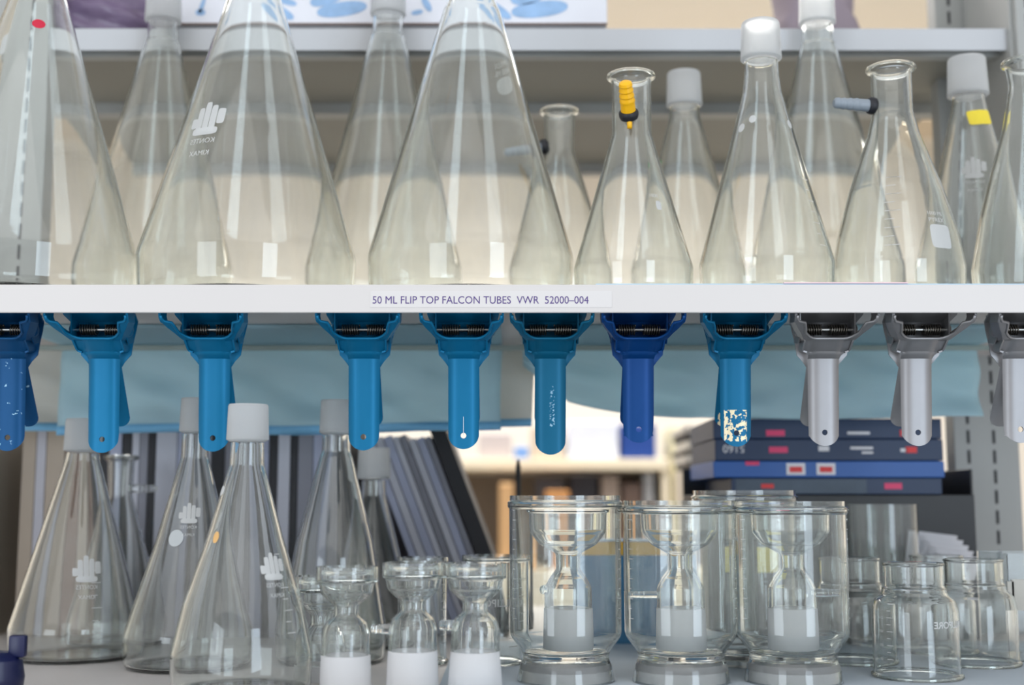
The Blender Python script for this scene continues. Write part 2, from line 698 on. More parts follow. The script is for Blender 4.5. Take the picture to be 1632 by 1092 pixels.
u5, o5 = flask('conical flask with tall frosted neck joint between two hose barb flasks', 1223, 1.185, zc,
               [(100, 53, 0), (122, 55, .01), (150, 62, .02), (300, 145, 0), (425, 214, .03)], joint=(97, 37, 65, 60), corner=.021)
for ph, yy, rr in ((-.55, 194, .0036), (-.95, 205, .0040), (.85, 200, .0038)):
    bm = bmesh.new(); superellipse(bm, 0, 0, rr, rr * 1.1)
    decal(u5, bm, o5, ph, zat(yy, 1.17) - zc, None, 'white_dot')
bm = grad_bm(7, .011)
decal(u5, bm, o5, .72, zat(390, 1.14) - zc, name='graduation_marks')

u6, o6 = flask('conical flask with grey hose barb pointing left and white square patch', 1434, 1.190, zc,
               [(108, 63, 0), (180, 64, .03), (215, 80, .05), (307, 146, .05), (380, 188, .05), (428, 205, .03)], corner=.019)
GBARB = paint('grey_plastic', (138, 148, 158), .4)
neck_barb(u6, zat(165, 1.18) - zc, o6[-8][0] * .86, -PI / 2 + .12, .040, .0060, GBARB, 'grey_hose_barb', .0085, .04, 4)
bm = bmesh.new()
superellipse(bm, 0, 0, .0115, .0115, 6)
add_bm(bm, text_bm('PYREX', .006), -.002, .014)
add_bm(bm, text_bm('1000 ML', .005), -.002, .021)
decal(u6, bm, o6, .42, zat(378, 1.14) - zc, name='white_patch')
decal(u6, grad_bm(9, .0085, .009, 2), o6, -.50, zat(392, 1.14) - zc, name='graduation_marks')

u7, o7 = flask('conical flask with curved shoulders cut by the right edge of the picture', 1664, 1.190, zc,
               [(98, 78, 0), (135, 72, .03), (200, 96, .05), (270, 140, .05), (345, 182, .05), (425, 214, .03)], corner=.019)

# ------------------------------------------------------------------ upper flasks, back row
def back2l(label, xb, yj, Y=1.384):
    d = yj
    r, o = flask(label, xb, Y, zc - .0012, [(d, 47, 0), (d + 28, 49, .004), (d + 30, 54, .012), (430, 246, .03)], joint=(d - 2, d - 52, 57, 54), corner=.02)
    return r, o


b1, ob1 = back2l('tall conical flask with frosted neck behind the two leftmost big flasks', 242, 38)
b2, ob2 = back2l('tall conical flask with frosted neck behind and between the second and third big flasks', 612, 28)
b5, ob5 = back2l('tall conical flask with frosted neck rising behind the grey hose barb', 1318, 42, 1.384)
b3, ob3 = flask('small conical flask with blue-grey hose barb seen through the big oval-marked flask', 893, 1.375, zc - .0012,
                [(176, 50, 0), (245, 50, .02), (325, 98, .0), (430, 160, .03)], corner=.019)
neck_barb(b3, zat(228, 1.36) - zc, .0175, -PI / 2 + .2, .045, .0055, GBARB, 'grey_hose_barb', .009, -.22, 4)
b4, ob4 = flask('conical flask with short frosted neck behind the yellow barb flask', 1097, 1.40, zc,
                [(172, 48, 0), (188, 50, .01), (432, 180, .03)], joint=(170, 117, 57, 53), corner=.019)
bm = bmesh.new(); superellipse(bm, 0, 0, .003, .004)
decal(b4, bm, ob4, -1.2, zat(265, 1.4) - zc, paint('green_ink', (60, 150, 90), .5), 'green_mark', 'green ink mark')
b6, ob6 = flask('conical flask with yellow tape on its neck near the right edge', 1560, 1.335, zc,
                [(156, 50, 0), (175, 56, .02), (338, 132, .0), (428, 186, .03)], joint=(154, 94, 64, 58), corner=.019)
bm = bmesh.new(); superellipse(bm, 0, 0, .014, .0085, 8, rot=.1)
decal(b6, bm, ob6, .15, zat(190, 1.32) - zc, paint('yellow_tape', (236, 214, 60), .6), 'yellow_tape', 'yellow tape strip', .0012)
decal(b6, logo_bm(.95, mirror=True), ob6, -.30, zat(282, 1.30) - zc)

# ------------------------------------------------------------------ spring clamps hanging under the lip
def apply_mods(o):
    dg = bpy.context.evaluated_depsgraph_get()
    me = bpy.data.meshes.new_from_object(o.evaluated_get(dg))
    o.modifiers.clear()
    o.data = me


def plate(name, rows, bulge, mat, root, hole=None, thick=.0017, walls=True, cols=12):
    """rows: (y, z, outer half width, inner half width) local to the clamp"""
    bm = bmesh.new()
    prev = None
    for (yy, zz, wo, wi) in rows:
        left, right = [], []
        for k in range(cols + 1):
            t = k / cols
            xr = wi + (wo - wi) * t
            e = xr / max(wo, 1e-6)
            dy = bulge * (min(1.0, xr / .0138) ** 4) if wi == 0 else 0
            right.append(bm.verts.new((xr, yy + dy, zz)))
            left.append(bm.verts.new((-xr, yy + dy, zz)) if xr > 1e-6 else right[-1])
        cur = (left, right)
        if prev:
            for A, B, s in ((prev[0], cur[0], 1), (prev[1], cur[1], -1)):
                for k in range(cols):
                    q = [A[k], A[k + 1], B[k + 1], B[k]]
                    q2 = []
                    for v in q:
                        if v not in q2:
                            q2.append(v)
                    if len(q2) > 2:
                        try:
                            bm.faces.new(q2 if s == 1 else list(reversed(q2)))
                        except ValueError:
                            pass
        prev = cur
    if walls:
        for sx in (-1, 1):
            pr = None
            for (yy, zz, wo, wi) in rows:
                if zz < rows[0][1] - .040:
                    break
                vs = (bm.verts.new((sx * wo, yy, zz)), bm.verts.new((sx * (wo - .0005), yy + .020, zz + .002)))
                if pr:
                    bm.faces.new((pr[0], pr[1], vs[1], vs[0]) if sx > 0 else (pr[0], vs[0], vs[1], pr[1]))
                pr = vs
    bmesh.ops.remove_doubles(bm, verts=bm.verts, dist=1e-5)
    bmesh.ops.recalc_face_normals(bm, faces=bm.faces)
    o = new_obj(name, bm, mat, root, True, 35)
    s = o.modifiers.new('s', 'SOLIDIFY')
    s.thickness = thick
    s.offset = 0
    cut = None
    if hole:
        hy, hz, hr = hole
        bm = bmesh.new()
        bmesh.ops.create_cone(bm, cap_ends=True, segments=24, radius1=hr, radius2=hr, depth=.03,
                              matrix=Matrix.Translation((0, hy, hz)) @ Matrix.Rotation(PI / 2, 4, 'X'))
        cut = new_obj('cutter', bm, None, root)
        bo = o.modifiers.new('b', 'BOOLEAN')
        bo.operation = 'DIFFERENCE'
        bo.object = cut
        bo.solver = 'EXACT'
    bpy.context.view_layer.update()
    apply_mods(o)
    if cut:
        me = cut.data
        bpy.data.objects.remove(cut)
        bpy.data.meshes.remove(me)
    for p in o.data.polygons:
        p.use_smooth = True
    o.data.set_sharp_from_angle(angle=math.radians(35))
    return o


def anod(name, rgb, scratch=0.0, residue=False, metallic=.3, rough=.42):
    """anodised metal, optional worn specks or a torn paper residue patch"""
    m, nt, out = nodes_of(name)
    b = nt.nodes.new('ShaderNodeBsdfPrincipled')
    b.inputs['Metallic'].default_value = metallic
    b.inputs['Roughness'].default_value = rough
    b.inputs['Specular IOR Level'].default_value = 0.3
    tc = nt.nodes.new('ShaderNodeTexCoord')
    nz = nt.nodes.new('ShaderNodeTexNoise')
    nz.inputs['Scale'].default_value = 70
    nz.inputs['Detail'].default_value = 6
    nt.links.new(tc.outputs['Object'], nz.inputs['Vector'])
    mix = nt.nodes.new('ShaderNodeMixRGB')
    c = lin(rgb)
    mix.inputs[1].default_value = c
    mix.inputs[2].default_value = tuple(min(1, v * 1.12 + .003) for v in c[:3]) + (1,)
    nt.links.new(nz.outputs['Fac'], mix.inputs[0])
    last = mix.outputs[0]

    def band(sep, lo, hi, soft=.0004):
        r1 = nt.nodes.new('ShaderNodeMapRange'); r1.inputs[1].default_value = lo; r1.inputs[2].default_value = lo + soft
        r2 = nt.nodes.new('ShaderNodeMapRange'); r2.inputs[1].default_value = hi; r2.inputs[2].default_value = hi + soft
        r2.inputs[3].default_value = 1; r2.inputs[4].default_value = 0
        nt.links.new(sep, r1.inputs[0]); nt.links.new(sep, r2.inputs[0])
        mm = nt.nodes.new('ShaderNodeMath'); mm.operation = 'MULTIPLY'
        nt.links.new(r1.outputs[0], mm.inputs[0]); nt.links.new(r2.outputs[0], mm.inputs[1])
        return mm.outputs[0]

    if scratch or residue:
        sep = nt.nodes.new('ShaderNodeSeparateXYZ')
        nt.links.new(tc.outputs['Object'], sep.inputs[0])
        if residue:
            lim = (-.0115, .0095, -.111, -.082)
            sc, th = 260, .49
        elif scratch > .5:
            lim = (-.001, .0035, -.098, -.060)
            sc, th = 520, .56
        else:
            lim = (-.012, .012, -.12, -.03)
            sc, th = 180, .68
        bx, bz = band(sep.outputs[0], lim[0], lim[1]), band(sep.outputs[2], lim[2], lim[3])
        n2 = nt.nodes.new('ShaderNodeTexNoise')
        n2.inputs['Scale'].default_value = sc
        n2.inputs['Detail'].default_value = 3
        nt.links.new(tc.outputs['Object'], n2.inputs['Vector'])
        r3 = nt.nodes.new('ShaderNodeMapRange')
        r3.inputs[1].default_value = th; r3.inputs[2].default_value = th + .02
        nt.links.new(n2.outputs['Fac'], r3.inputs[0])
        m1 = nt.nodes.new('ShaderNodeMath'); m1.operation = 'MULTIPLY'
        m2 = nt.nodes.new('ShaderNodeMath'); m2.operation = 'MULTIPLY'
        nt.links.new(bx, m1.inputs[0]); nt.links.new(bz, m1.inputs[1])
        nt.links.new(m1.outputs[0], m2.inputs[0]); nt.links.new(r3.outputs[0], m2.inputs[1])
        mx = nt.nodes.new('ShaderNodeMixRGB')
        nt.links.new(m2.outputs[0], mx.inputs[0])
        nt.links.new(last, mx.inputs[1])
        mx.inputs[2].default_value = lin((236, 222, 186)) if residue else lin((150, 190, 214))
        last = mx.outputs[0]
    nt.links.new(last, b.inputs['Base Color'])
    nt.links.new(b.outputs[0], out.inputs[0])
    return m


SPRING = paint('blackened_spring_steel', (112, 106, 98), .3, metallic=.9)
STEEL = paint('bright_steel', (190, 188, 182), .3, metallic=1.0)

XC = 738
ROWS = [(503, 1.106, 68, 65), (508, 1.108, 67.5, 64.5), (512.5, 1.111, 66.5, 61), (514.5, 1.113, 64, 50), (522, 1.119, 58, 46.5),
        (530, 1.126, 50, 44), (536, 1.132, 45, 36), (539, 1.135, 42.5, 29), (540, 1.136, 41.5, 22)]
ROWS2 = [(540, 1.136, 41.5, 0), (542, 1.1375, 39, 0), (550, 1.143, 38.5, 0), (557, 1.148, 38, 0), (559.5, 1.150, 36.5, 0), (561.5, 1.1505, 31, 0), (565, 1.1525, 26.5, 0),
         (571, 1.1575, 24.8, 0), (585, 1.159, 24.2, 0), (620, 1.161, 24, 0), (660, 1.163, 23.8, 0), (694, 1.165, 23.5, 0)]


def clamp(label, xc, mat, ybot=716, hole=True, yaw=0.0, back_angle=0.0):
    Yr = 1.11
    X = (xc - 816.0) / F * 1.162 * C_ + 0.0
    root = thing('spring_clamp', label, 'clamp', (X, Yr, Z_LIP), yaw, None)
    rows = [(1.1075 - Yr, .0095, 68 * mpp(1.106), 65 * mpp(1.106))]
    for (y, Y, wo, wi) in ROWS:
        rows.append((Y - Yr, zat(y, Y) - Z_LIP, wo * mpp(Y), wi * mpp(Y)))
    rows2 = []
    for (y, Y, wo, wi) in ROWS2:
        rows2.append((Y - Yr, zat(y, Y) - Z_LIP, wo * mpp(Y), 0.0))
    R = 23.5 * mpp(1.165)
    zb = zat(ybot, 1.165) - Z_LIP
    for k in range(1, 9):
        a = k / 8 * PI / 2
        rows2.append((1.165 - Yr, zb + R - R * math.sin(a), max(R * math.cos(a), .0008), 0.0))
    # rows must descend
    rows2 = sorted(rows2, key=lambda r: -r[1])
    allr = rows + rows2
    bmrows = allr
    front = plate('front_lever', bmrows, .0045, mat, root, (1.165 - Yr, zb + R * .92 , .0026) if hole else None)
    # turned edge around the spring opening
    ed = [r for r in rows if r[1] < .0035]
    path = [Vector((-r[3], r[0] - .0012, r[1])) for r in ed] + [Vector((r[3], r[0] - .0012, r[1])) for r in reversed(ed)]
    bm = bmesh.new()
    tube(bm, path, .0014, 8)
    new_obj('turned_edge', bm, mat, root, True)
    # rear lever
    r2 = [(.020, .0115, .0335, 0), (.030, .005, .0330, 0), (.046, .000, .0310, 0), (.0515, -.008, .028, 0), (.054, -.018, .025, 0), (.054, -.030, .0235, 0), (.055, -.036, .018, 0), (.057, -.041, .0140, 0)]
    n = 6
    for k in range(1, n + 1):
        t = k / n
        r2.append((.057 + .031 * t, -.041 - .045 * t, .0138, 0))
    ylast, zlast = r2[-1][0], r2[-1][1]
    for k in range(1, 6):
        a = k / 5 * PI / 2
        r2.append((ylast + .004 * math.sin(a), zlast - .0085 * math.sin(a), max(.0138 - .0085 + .0085 * math.cos(a), .003), 0))
    plate('rear_lever', r2, .003, mat, root, (ylast - .001, zlast + .001, .0026), walls=False)
    # axle, rivets, springs
    za, ya = -.0085, .040
    bm = bmesh.new()
    tube(bm, [Vector((-.0275, ya, za)), Vector((.0275, ya, za))], .0017, 10)
    new_obj('axle', bm, STEEL, root, True, 40)
    for sx in (-1, 1):
        bm = bmesh.new()
        tube(bm, [Vector((sx * .0262, ya, za)), Vector((sx * .0268, ya, za)), Vector((sx * .0283, ya, za)), Vector((sx * .0292, ya, za))], [.0062, .0062, .0048, .003], 20)
        new_obj('rivet', bm, mat, root, True, 40)
        bm = bmesh.new()
        path = []
        turns = 7
        for k in range(turns * 14 + 1):
            a = 2 * PI * k / 14
            path.append(Vector((sx * (.0035 + .0155 * k / (turns * 14)), ya + .0045 * math.sin(a), za + .0045 * math.cos(a))))
        tube(bm, path, .00085, 6)
        new_obj('coil_spring', bm, SPRING, root, True)
        bm = bmesh.new()
        vs = [(ya - .010, za + .016), (ya + .018, za + .016), (ya + .016, za - .010), (ya + .002, za - .013), (ya - .008, za - .006)]
        lo = [bm.verts.new((sx * .0245, y, z)) for y, z in vs]
        hi = [bm.verts.new((sx * .0257, y, z)) for y, z in vs]
        bm.faces.new(lo); bm.faces.new(list(reversed(hi)))
        for k in range(5):
            bm.faces.new((lo[k], hi[k], hi[(k + 1) % 5], lo[(k + 1) % 5]))
        bmesh.ops.recalc_face_normals(bm, faces=bm.faces)
        new_obj('pivot_ear', bm, mat, root)
    return root


BLUE = anod('blue_anodised', (0, 108, 152))
clamp('worn dark blue spring clamp cut by the left edge of the picture', 5, anod('worn_blue_anodised', (0, 70, 118), .3), 719)
clamp('blue spring clamp nearest the left edge that is seen whole', 157, BLUE, 722)
clamp('blue spring clamp just left of the nearest frosted flask joint', 335, BLUE, 720)
clamp('blue spring clamp left of the lettered label, hole showing black', 577, BLUE, 718)
c4 = clamp('blue spring clamp with a fine scratch above its hole, under the lettering', 738, BLUE, 716)
clamp('teal blue spring clamp with pale scratched specks and no hole', 878, anod('teal_anodised', (0, 92, 126), .8), 725, False)
clamp('deep royal blue spring clamp right of the lettering', 1020, anod('royal_anodised', (0, 62, 124)), 706)
clamp('blue spring clamp with torn cream paper residue on its lever', 1177, anod('blue_residue_anodised', (0, 98, 138), 0, True), 712)
SILV = anod('satin_aluminium', (150, 149, 151), metallic=.75, rough=.45)
clamp('silver spring clamp beside the paper-marked blue one', 1319, SILV, 711)
clamp('silver spring clamp second from the right edge', 1469, SILV, 711)
clamp('silver spring clamp cut by the right edge of the picture', 1634, SILV, 706)

# fine scratch on one lever
bm = bmesh.new()
for dx, za, zb in ((0, -.105, -.088), (-.0012, -.088, -.080)):
    w = .0003 if dx == 0 else .0007
    vs = [bm.verts.new((dx - w, .0543 - .0009, za)), bm.verts.new((dx + w, .0543 - .0009, za)), bm.verts.new((dx + w, .0525 - .0006, zb)), bm.verts.new((dx - w, .0525 - .0006, zb))]
    bm.faces.new(vs)
new_obj('scratch', bm, paint('scratch_silver', (190, 210, 224), .5), c4)

# ------------------------------------------------------------------ hanging blue pads below the shelf
def pad(label, xa, xb, ybot, Yh, mat, zstart=.1775, hem=True, ph=0.0, tuck=True):
    bm = bmesh.new()
    nx, nz = 60, 30
    Xa, Xb = (xa - 816) / F * Yh, (xb - 816) / F * Yh
    grid = []
    for i in range(nx + 1):
        u = i / nx
        X = Xa + (Xb - Xa) * u
        xp = xa + (xb - xa) * u
        zbm = zat(ybot(xp), Yh)
        colv = []
        for j in range(6):
            if tuck:
                colv.append((X, 1.262 + (Yh - .012 - 1.262) * j / 5, zstart - .0015 * j / 5))
            else:
                colv.append((X, Yh - .001 * (6 - j), zstart - .0002 * j))
        for j in range(1, nz + 1):
            t = j / nz
            z = zstart - .0015 + (zbm - zstart + .0015) * t
            w = .006 * t * math.sin(X * 21 + ph + 9 * t) + .0035 * math.sin(X * 55 + 110 * z + ph) * min(1, 3 * t) + .003 * math.sin(70 * z + 14 * X + ph) * t
            colv.append((X + .002 * math.sin(z * 30 + ph), Yh + w, z))
        grid.append([bm.verts.new(c) for c in colv])
    for A, B in zip(grid, grid[1:]):
        for k in range(len(A) - 1):
            bm.faces.new((A[k], A[k + 1], B[k + 1], B[k]))
    m = nz
    o = tag(new_obj('hanging_pad', bm, mat, None, True), label, 'paper pad')
    s = o.modifiers.new('s', 'SOLIDIFY'); s.thickness = .0008
    if hem:
        bm = bmesh.new()
        pr = None
        for c in o.data.vertices[:]:
            pass
        per = 6 + nz
        for i in range(nx + 1):
            a = o.data.vertices[i * per + per - 1].co
            b_ = o.data.vertices[i * per + per - 4].co
            vs = (bm.verts.new(a + Vector((0, -.0012, 0))), bm.verts.new(b_ + Vector((0, -.0012, 0))))
            if pr:
                bm.faces.new((pr[0], pr[1], vs[1], vs[0]))
            pr = vs
        h = new_obj('blue_hem', bm, paint('blue_hem', (150, 212, 244), .8, trans=.4), o, True)
        s = h.modifiers.new('s', 'SOLIDIFY'); s.thickness = .0006
    return o


PADB = paint('light_blue_pad', (214, 239, 249), .9, var=.10, scale=7, trans=.6, stretch=(1, 1, 4))  # stretched noise paints soft fold shading and layered-paper tone into the blue
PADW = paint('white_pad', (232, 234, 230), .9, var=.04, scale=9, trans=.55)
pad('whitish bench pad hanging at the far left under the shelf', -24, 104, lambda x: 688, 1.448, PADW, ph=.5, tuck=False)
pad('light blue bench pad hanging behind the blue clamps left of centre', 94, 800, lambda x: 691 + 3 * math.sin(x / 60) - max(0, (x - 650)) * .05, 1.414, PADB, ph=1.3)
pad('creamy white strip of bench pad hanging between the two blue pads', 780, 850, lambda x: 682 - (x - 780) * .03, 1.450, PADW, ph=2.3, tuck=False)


def dbot(x):
    if x < 905:
        return 585 + (x - 835) * .78
    if x < 1100:
        return 640 + 26 * (1 - ((1100 - x) / 195.0) ** 2)
    return 666 + 2 * math.sin(x / 90)


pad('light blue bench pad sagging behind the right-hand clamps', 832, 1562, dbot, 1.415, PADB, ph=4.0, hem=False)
bm = bmesh.new()
box(bm, -.60, .56, 1.392, 1.397, zat(558, 1.392), zat(550, 1.392))
bevel_all(bm, .001, 2)
tag(new_obj('support_rail', bm, paint('olive_grey_rail', (150, 162, 156), .5)), 'thin grey-green rail running across in front of the hanging pads', 'rail')

# ------------------------------------------------------------------ lower conical flasks
zf = Z_FLOOR
l3, ol3 = flask('nearest lower conical flask with frosted joint and orange dot, left of the small holders', 384, 1.075, zf,
                [(706, 52, 0), (742, 55, .01), (750, 60, .02), (860, 122, 0), (960, 188, 0), (1040, 224, .03)], joint=(704, 645, 67, 63), corner=.021)
l2, ol2 = flask('lower conical flask with white round patch, partly behind the nearest one', 300, 1.235, zf,
                [(692, 42, 0), (730, 44, .01), (737, 48, .02), (860, 112, 0), (1030, 205, .03)], joint=(690, 635, 52, 48), corner=.021)
l1, ol1 = flask('leftmost lower conical flask with frosted joint below the first whole blue clamp', 118, 1.305, zf,
                [(722, 50, 0), (735, 54, .01), (1030, 204, .03)], joint=(720, 668, 60, 56), corner=.021)
l4, ol4 = flask('lower conical flask with frosted joint left of the leaning journals', 530, 1.275, zf,
                [(694, 45, 0), (720, 46, .01), (728, 52, .02), (862, 122, 0), (1005, 170, .03)], joint=(692, 638, 55, 51), corner=.021)
l5, ol5 = flask('conical flask with greyish frosted joint standing against the leaning journals', 592, 1.41, zf,
                [(766, 38, 0), (790, 40, .01), (985, 140, .03)], joint=(764, 714, 53, 50), corner=.012)
l6, ol6 = flask('open-necked conical flask with clear glass side arm behind the leftmost lower flask', 182, 1.430, zf,
                [(727, 42, 0), (790, 38, .02), (985, 150, .03)], corner=.012)
neck_barb(l6, zat(778, 1.38) - zf, .012, PI / 2, .03, .0045, GLASS_THICK, 'glass_side_arm')
decal(l1, logo_bm(1.0, mirror=True), ol1, .50, zat(925, 1.26) - zf)
decal(l1, grad_bm(6, .012, .006, 2), ol1, .58, zat(1010, 1.25) - zf, name='graduation_marks')
decal(l2, logo_bm(.75, mirror=True), ol2, .12, zat(832, 1.20) - zf)
bm = bmesh.new(); superellipse(bm, 0, 0, .0075, .0078)
decal(l2, bm, ol2, -.22, zat(858, 1.20) - zf, paint('dull_white_patch', (190, 196, 198), .6), 'round_patch')
decal(l3, logo_bm(.85, mirror=True), ol3, .82, zat(922, 1.04) - zf)
decal(l3, grad_bm(8, .009, .006, 2), ol3, .92, zat(1010, 1.04) - zf, name='graduation_marks')
bm = bmesh.new(); superellipse(bm, 0, 0, .0036, .0042)
decal(l3, bm, ol3, -1.0, zat(782, 1.06) - zf, None, 'white_dot')
bm = bmesh.new(); superellipse(bm, 0, 0, .0033, .0048)
decal(l3, bm, ol3, -.62, zat(857, 1.04) - zf, paint('orange_enamel', (222, 176, 112), .5), 'orange_dot', 'pale orange enamel dot')

# dark blue knob at the lower left corner
kn = thing('blue_cap', 'dark blue plastic cap with a lug at the bottom left corner', 'cap', base_loc(-8, 1.06, zf))
bm = bmesh.new()
lathe(bm, [(0, 0), (.018, 0), (.0215, .004), (.0225, .014), (.020, .028), (.012, .034), (0, .036)], 36, False)
bmesh.ops.recalc_face_normals(bm, faces=bm.faces)
NAVY = paint('navy_plastic', (14, 22, 66), .35)
new_obj('cap_body', bm, NAVY, kn, True, 40)
bm = bmesh.new()
box(bm, .010, .024, -.004, .004, .030, .048)
bevel_all(bm, .002, 2)
new_obj('lug', bm, NAVY, kn, True, 40)

# ------------------------------------------------------------------ small filter holders
def holder(label, xb, Y, z0, rows, yfb, yft, wf, barb=None, frit=True, t=.0024, group=None, fm=None):
    """rows bottom to top; open bell below, bowl above, frosted skirt at its foot"""
    root = thing('filter_holder', label, 'glass holder', base_loc(xb, Y, z0), 0, group)
    up = px_profile(Y, z0, list(reversed(rows)))
    body, outer = wall_lathe('glass_body', up, t, GLASS_THICK, root, False, 64)
    za, zb = zat(yfb, Y) - z0, zat(yft, Y) - z0
    za = max(za, 0.0003)
    r0, r1 = wf[0] / 2 * mpp(Y, za), wf[1] / 2 * mpp(Y, za)
    zb = min(zb, outer[0][1] - .0002)
    wall_lathe('ground_glass_skirt', [(r0 * .97, za, 0), (r0, za + .001, 0), (r1, zb - .0006, 0), (r1 * .96, zb, 0)], .003, fm or FROST_WHITE, root, False, 56)
    if frit:
        r = outer[-1][0]
        bm = bmesh.new()
        zt = outer[-1][1]
        lathe(bm, [(0, zt - .0065), (r * .80, zt - .0065), (r * .83, zt - .0055), (r * .83, zt - .0035), (r * .80, zt - .0025), (0, zt - .0025)], 48, False)
        bmesh.ops.recalc_face_normals(bm, faces=bm.faces)
        new_obj('fritted_disc', bm, GLASS_THICK, root, True, 40)
    if barb:
        by, phi, L, rad = barb
        z = zat(by, Y) - z0
        neck_barb(root, z, prof_r(outer, z) * .96, phi, L, rad, GLASS_THICK, 'glass_side_arm')
    return root, outer


def srows(dy, s=1.0):
    return [(1036 + dy, 78 * s), (1001 + dy, 77 * s, .006), (985 + dy, 66 * s, .005), (976 + dy, 45 * s, .002), (972 + dy, 40 * s, .002), (957 + dy, 41 * s, .004),
            (950 + dy, 60 * s, .004), (939 + dy, 82 * s, .005), (922 + dy, 89 * s, .002), (920.5 + dy, 99 * s, .0012), (896 + dy, 99 * s, 0)]


GH = 'small filter holders at the front of the bottom shelf'
holder('small glass filter holder with frosted foot, leftmost of the front three, no side arm', 550, 1.05, zf, srows(7), 1098, 1043, (80, 78))
holder('small glass filter holder with stubby left side arm, middle of the front three', 657, 1.05, zf, srows(0), 1098, 1036, (82, 78), (1003, -PI / 2, .016, .0042))
holder('small glass filter holder with stubby side arm, rightmost of the front three', 757, 1.05, zf, srows(1), 1098, 1037, (86, 77), (998, -PI / 2 - .25, .013, .0045))
holder('small glass filter holder half hidden behind the leftmost front holder', 512, 1.145, zf, srows(22, .95), 1090, 1058, (76, 74))

# ------------------------------------------------------------------ large vessels with holders inside
def vessel(label, xb, Y, dy=0.0, w=180):
    root = thing('glass_vessel', label, 'glass vessel', base_loc(xb, Y, zf + .0013))
    z0 = zf + .0013
    rows = [(796 + dy, w - 2, 0), (804 + dy, w - 2, .001), (806 + dy, w + 5, .0015), (814 + dy, w + 5, .0015), (817 + dy, w, .001),
            (1012, w, .012), (1036, w * .80, .010), (1046, w * .76, .006), (1060, w * .82, .006)]
    up = px_profile(Y, z0, rows)
    fl = up[1][1]
    pts = [(w * .86 / 2 * mpp(Y), 0, .002)] + up
    # outer from foot ring up; inner floor at the waist
    outer = dense(fillet(pts))
    t = .0028
    inner = offset(outer, t)
    zf_in = zat(1038, Y) - z0
    inn = [(0.0, zf_in)] + [(r, max(z, zf_in)) for r, z in inner if z > zf_in - .002]
    under = [(0.0, zf_in - .004)] + []
    foot_in = [(r, z) for r, z in inner if z < zf_in - .006]
    loop = [(0.0, zf_in - .004)] + list(reversed(foot_in)) + outer + list(reversed(inn))
    bm = bmesh.new()
    lathe(bm, loop, 88, False)
    bmesh.ops.recalc_face_normals(bm, faces=bm.faces)
    new_obj('glass_body', bm, GLASS_THICK, root, True, 50)
    ra = prof_r(outer, .004) - .0034
    wall_lathe('ground_glass_foot', [(ra, .0006, 0), (ra, .0018, 0), (ra - .0008, zf_in - .012, 0), (ra - .0012, zf_in - .010, 0)], .0018, FROST_WHITE, root, False, 64)
    return root, outer, zf_in + z0


def vrows(Y, s=1.0, top=812):
    k = 1.0
    return [(968, 76 * s), (936, 75 * s, .007), (920, 58 * s, .006), (911, 44 * s, .002), (906, 38 * s, .003), (882, 39 * s, .004), (868, 90 * s, .010), (848, 122 * s, .008), (top + 6, 124 * s, 0), (top + 4, 132 * s, 0), (top, 132 * s, 0)]


vs = []
for (lab_, xb, Y, dy, hl, barb) in (
        ('tall clear glass vessel nearest the small holders, leftmost of the three in front', 902, 1.135, -6, 'glass filter holder standing inside the leftmost tall vessel', (938, -PI / 2 + .6, .010, .004)),
        ('tall clear glass vessel in the middle of the three in front', 1086, 1.13, 2, 'glass filter holder with long left side arm inside the middle tall vessel', (948, -PI / 2, .027, .0032)),
        ('tall clear glass vessel next to the squat jars, rightmost of the three in front', 1265, 1.13, 3, 'glass filter holder with right side arm inside the rightmost tall vessel', (945, PI / 2, .024, .0035))):
    r, o, zi = vessel(lab_, xb, Y, dy, 178)
    dec = grad_bm(12, .0085, .004, 2)
    decal(r, dec, o, 1.15, zat(985, Y) - zf, name='graduation_marks')
    dec = grad_bm(12, .0085, .004, 2)
    decal(r, dec, o, -1.2, zat(985, Y) - zf, name='graduation_marks')
    if xb > 1000:
        bm = bmesh.new(); superellipse(bm, 0, 0, .004, .021, 8)
        decal(r, bm, o, PI / 2 * (-.92 if xb < 1200 else .95), zat(905, Y) - zf, name='white_stripe')
    holder(hl, xb + (4 if xb < 1000 else 0), Y, zi + .0004, vrows(Y), 1033, 968, (80, 77), barb, frit=False, t=.0022, fm=frosted('fine_ground_glass', .75, (252, 253, 253)))
r, o, zi = vessel('tall clear glass vessel behind and between the middle and rightmost front ones', 1192, 1.25, -14, 164)

# ------------------------------------------------------------------ squat inverted jars
def jar(label, xb, Y, rows, name='glass_funnel', t=.0024, cat='glass jar', top=False):
    z0 = zf + .0013
    root = thing(name, label, cat, base_loc(xb, Y, z0))
    up = px_profile(Y, z0, rows)
    up = [p for p in up if p[1] > .004]
    R = up[0][0]
    pts = [(R + .001, 0, 0), (R + .0022, .001, .001), (R + .0022, .003, .001), (R, .0045, .001)] + [p for p in up if p[1] > .008]
    body, outer = wall_lathe('glass_body', pts, t, GLASS_THICK, root, False, 72)
    return root, outer


def jrows(dy, s=1.0):
    return [(897 + dy, 95 * s, 0), (900 + dy, 96 * s, .001), (902 + dy, 93 * s, .001), (934 + dy, 93 * s, .002), (937 + dy, 99 * s, .001), (943 + dy, 100 * s, .001),
            (948 + dy, 104 * s, .003), (956 + dy, 124 * s, .006), (972 + dy, 132 * s, .006), (1068 + dy, 135 * s)]


def jar_print(r, o, Y, phi, s=.0095):
    bm = bmesh.new()
    add_bm(bm, text_bm('MILLIPORE', s * .85, bold=.02), sx=-1.0)
    decal(r, bm, o, phi, .046, name='lettering')
    decal(r, grad_bm(9, .006, .004, 2, ('50', '', '100', '', '150', '', '200', '', ''), .0035), o, -1.0, .018, name='graduation_marks')


